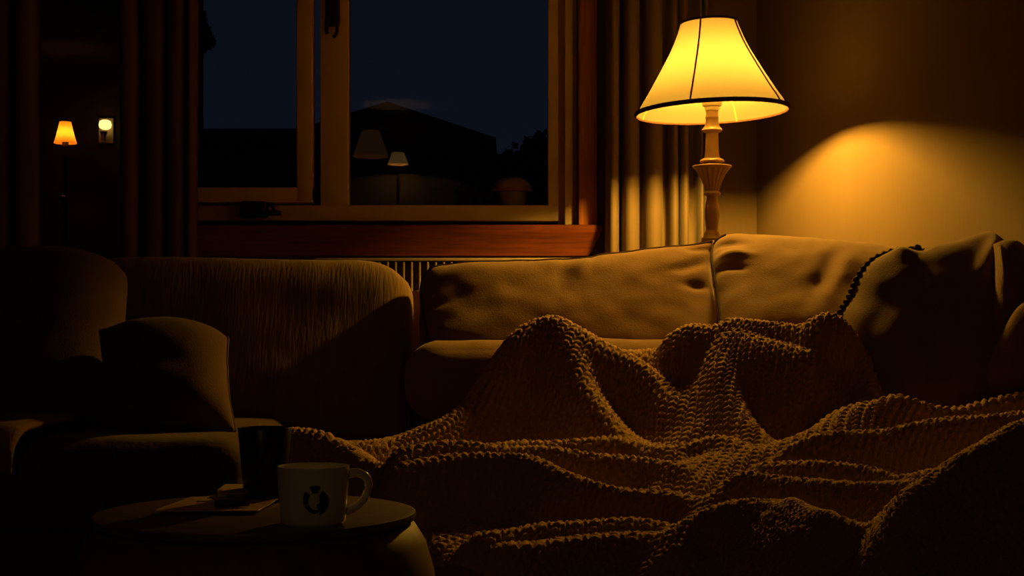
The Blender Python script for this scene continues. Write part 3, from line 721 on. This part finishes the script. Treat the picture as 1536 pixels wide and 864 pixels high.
# ------------------------------------------------------------------ outside the window
hd=22
ho=thing('house',(X(590,hd),hd+3,-1),'dark gabled house standing outside beyond the right window pane','house')
MB().box(X(470,hd),X(722,hd),hd,hd+6,-1,Z(222,hd)).build('wall',M['house'],ho,smooth=False)
ap=(X(585,hd),Z(160,hd)); el=(X(436,hd),Z(206,hd)); er=(X(744,hd),Z(213,hd))
MB().prism([el,ap,er,(er[0]-.1,er[1]-.16),(ap[0],ap[1]-.22),(el[0]+.1,el[1]-.16)],hd-.5,hd+6.4).build('roof',M['roof'],ho,smooth=False)
MB().prism([(X(470,hd),Z(222,hd)),(X(722,hd),Z(222,hd)),(ap[0],ap[1]-.2)],hd+.02,hd+.3).build('gable',M['house'],ho,smooth=False)
MB().box(X(575,hd),X(600,hd),hd+2.5,hd+3.1,Z(180,hd),Z(160,hd)).build('chimney',M['house'],ho,smooth=False)
w_=MB().box(X(640,hd),X(690,hd),hd-.05,hd+.05,Z(285,hd),Z(238,hd)); w_.build('window',mat('far_pane',(.03,.035,.045),.1,.5),ho,smooth=False)
hd=34
h2=thing('house',(X(380,hd),hd+3,-1),'long low dark house with level roof beyond the left window pane','house')
MB().box(X(190,hd),X(520,hd),hd,hd+5,-1,Z(215,hd)).build('wall',M['house'],h2,smooth=False)
MB().prism([(hd-.6,Z(214,hd)),(hd+2.5,Z(170,hd)),(hd+5.6,Z(214,hd)),(hd+5.6,Z(216,hd)),(hd-.6,Z(216,hd))],X(180,hd),X(530,hd),'x').build('roof',M['roof'],h2,smooth=False)
def foliage(name,blobs,m,parent=None,leaf=.05,n=700,seed=1):
    rnd=random.Random(seed); g=MB()
    for (c,r) in blobs:
        for _ in range(n):
            v=Vector((rnd.gauss(0,1),rnd.gauss(0,1),rnd.gauss(0,1))).normalized()*r*rnd.uniform(.55,1.05)
            p=Vector(c)+v; a=Vector((rnd.uniform(-1,1),rnd.uniform(-1,1),rnd.uniform(-1,1))).normalized(); b=a.orthogonal().normalized()
            l=leaf*rnd.uniform(.6,1.3)
            g.add([p-a*l,p+b*l*.5,p+a*l,p-b*l*.5],[(0,1,2,3)])
    return g.build(name,m,parent,smooth=False,recalc=False)
bd=14
bu=thing('bush',(X(790,bd),bd,-.5),'dark bushy shrub outside at the lower right of the window','bush')
foliage('foliage',[(W(760,285,bd),.34),(W(800,262,bd),.36),(W(840,256,bd),.42),(W(730,300,bd),.3),(W(790,310,bd),.4),(W(770,350,bd),.5),(W(820,350,bd),.55),(W(790,420,bd),.6),(W(840,400,bd),.5)],M['leaf'],bu,.06,900)
MB().tube([(X(790,bd),bd,-.5),W(792,330,bd),W(800,270,bd)],.04,8,rv=[.05,.04,.02]).build('stem',M['bark'],bu)
td=9
tr=thing('tree',(X(291,td),td,-.5),'thin dark tree outside at the left edge of the window','tree')
MB().tube([(X(291,td),td,-.5),W(294,250,td),W(297,150,td),W(292,70,td),W(296,-40,td)],.03,8,rv=[.05,.035,.022,.02,.012]).build('trunk',M['bark'],tr)
MB().tube([W(296,110,td),W(304,80,td),W(315,62,td)],.008,6).build('branch',M['bark'],tr)
foliage('foliage',[(W(305,60,td),.06),(W(296,50,td),.08),(W(312,62,td),.035),(W(285,30,td),.1)],M['leaf'],tr,.025,500,3)
pd=4.36
po=thing('reflection_pot',(X(770,pd),pd,Z(318,pd)),'pale lidded pot added outside on the ledge, standing in for a reflection','pot')  # pot shape added on the ledge in place of a reflection in the glass
u_=pd/F; pcx=X(768,pd)
MB().lathe([(.0,Z(318,pd)),(17*u_,Z(318,pd)),(22*u_,Z(292,pd)),(23*u_,Z(289,pd)),(0,Z(289,pd))],pcx,pd,36,cap=False).build('pot_body',M['pot'],po)
MB().lathe([(0,Z(288.5,pd)),(31*u_,Z(288.5,pd)),(31*u_,Z(286,pd)),(29*u_,Z(280,pd)),(24*u_,Z(273,pd)),(15*u_,Z(267.5,pd)),(5*u_,Z(265.5,pd)),(0,Z(265.3,pd))],pcx,pd,36,cap=False).build('lid',M['potlid'],po)
struct(MB().box(wx0,wx1,YB+.15,YB+.36,Z(318,pd)-.05,Z(318,pd)-.001,.004).build('trim_3',M['house']))
struct(MB().box(-40,40,YB+.17,60,-1.2,-1.0).build('ground',M['leaf'],smooth=False))

# ------------------------------------------------------------------ night sky
w=bpy.data.worlds.new('night'); bpy.context.scene.world=w; w.use_nodes=True
nt=w.node_tree; bg=nt.nodes['Background']
tc=nt.nodes.new('ShaderNodeTexCoord'); sx3=nt.nodes.new('ShaderNodeSeparateXYZ'); rp=nt.nodes.new('ShaderNodeValToRGB')
nt.links.new(tc.outputs['Generated'],sx3.inputs[0]); nt.links.new(sx3.outputs['Z'],rp.inputs[0])
rp.color_ramp.elements[0].position=.0; rp.color_ramp.elements[0].color=(.0036,.0062,.0125,1)
rp.color_ramp.elements[1].position=.35; rp.color_ramp.elements[1].color=(.0028,.0037,.0068,1)
nt.links.new(rp.outputs[0],bg.inputs['Color']); bg.inputs['Strength'].default_value=1.0

# ------------------------------------------------------------------ camera
cam=bpy.data.cameras.new('camera'); co=bpy.data.objects.new('camera',cam); C.objects.link(co)
co.location=(0,0,ZC); co.rotation_euler=(math.pi/2,0,0)
cam.sensor_fit='HORIZONTAL'; cam.sensor_width=36; cam.lens=36*F/1536; cam.shift_y=(H-432)/1536; cam.clip_start=.05
sc=bpy.context.scene; sc.camera=co
vs_=sc.view_settings; vs_.view_transform='Standard'; vs_.look='None'; vs_.gamma=1; vs_.exposure=0; vs_.use_curve_mapping=False
sc.cycles.max_bounces=10; sc.cycles.diffuse_bounces=6; sc.cycles.transparent_max_bounces=12
sc.cycles.sample_clamp_indirect=6; sc.cycles.use_denoising=True
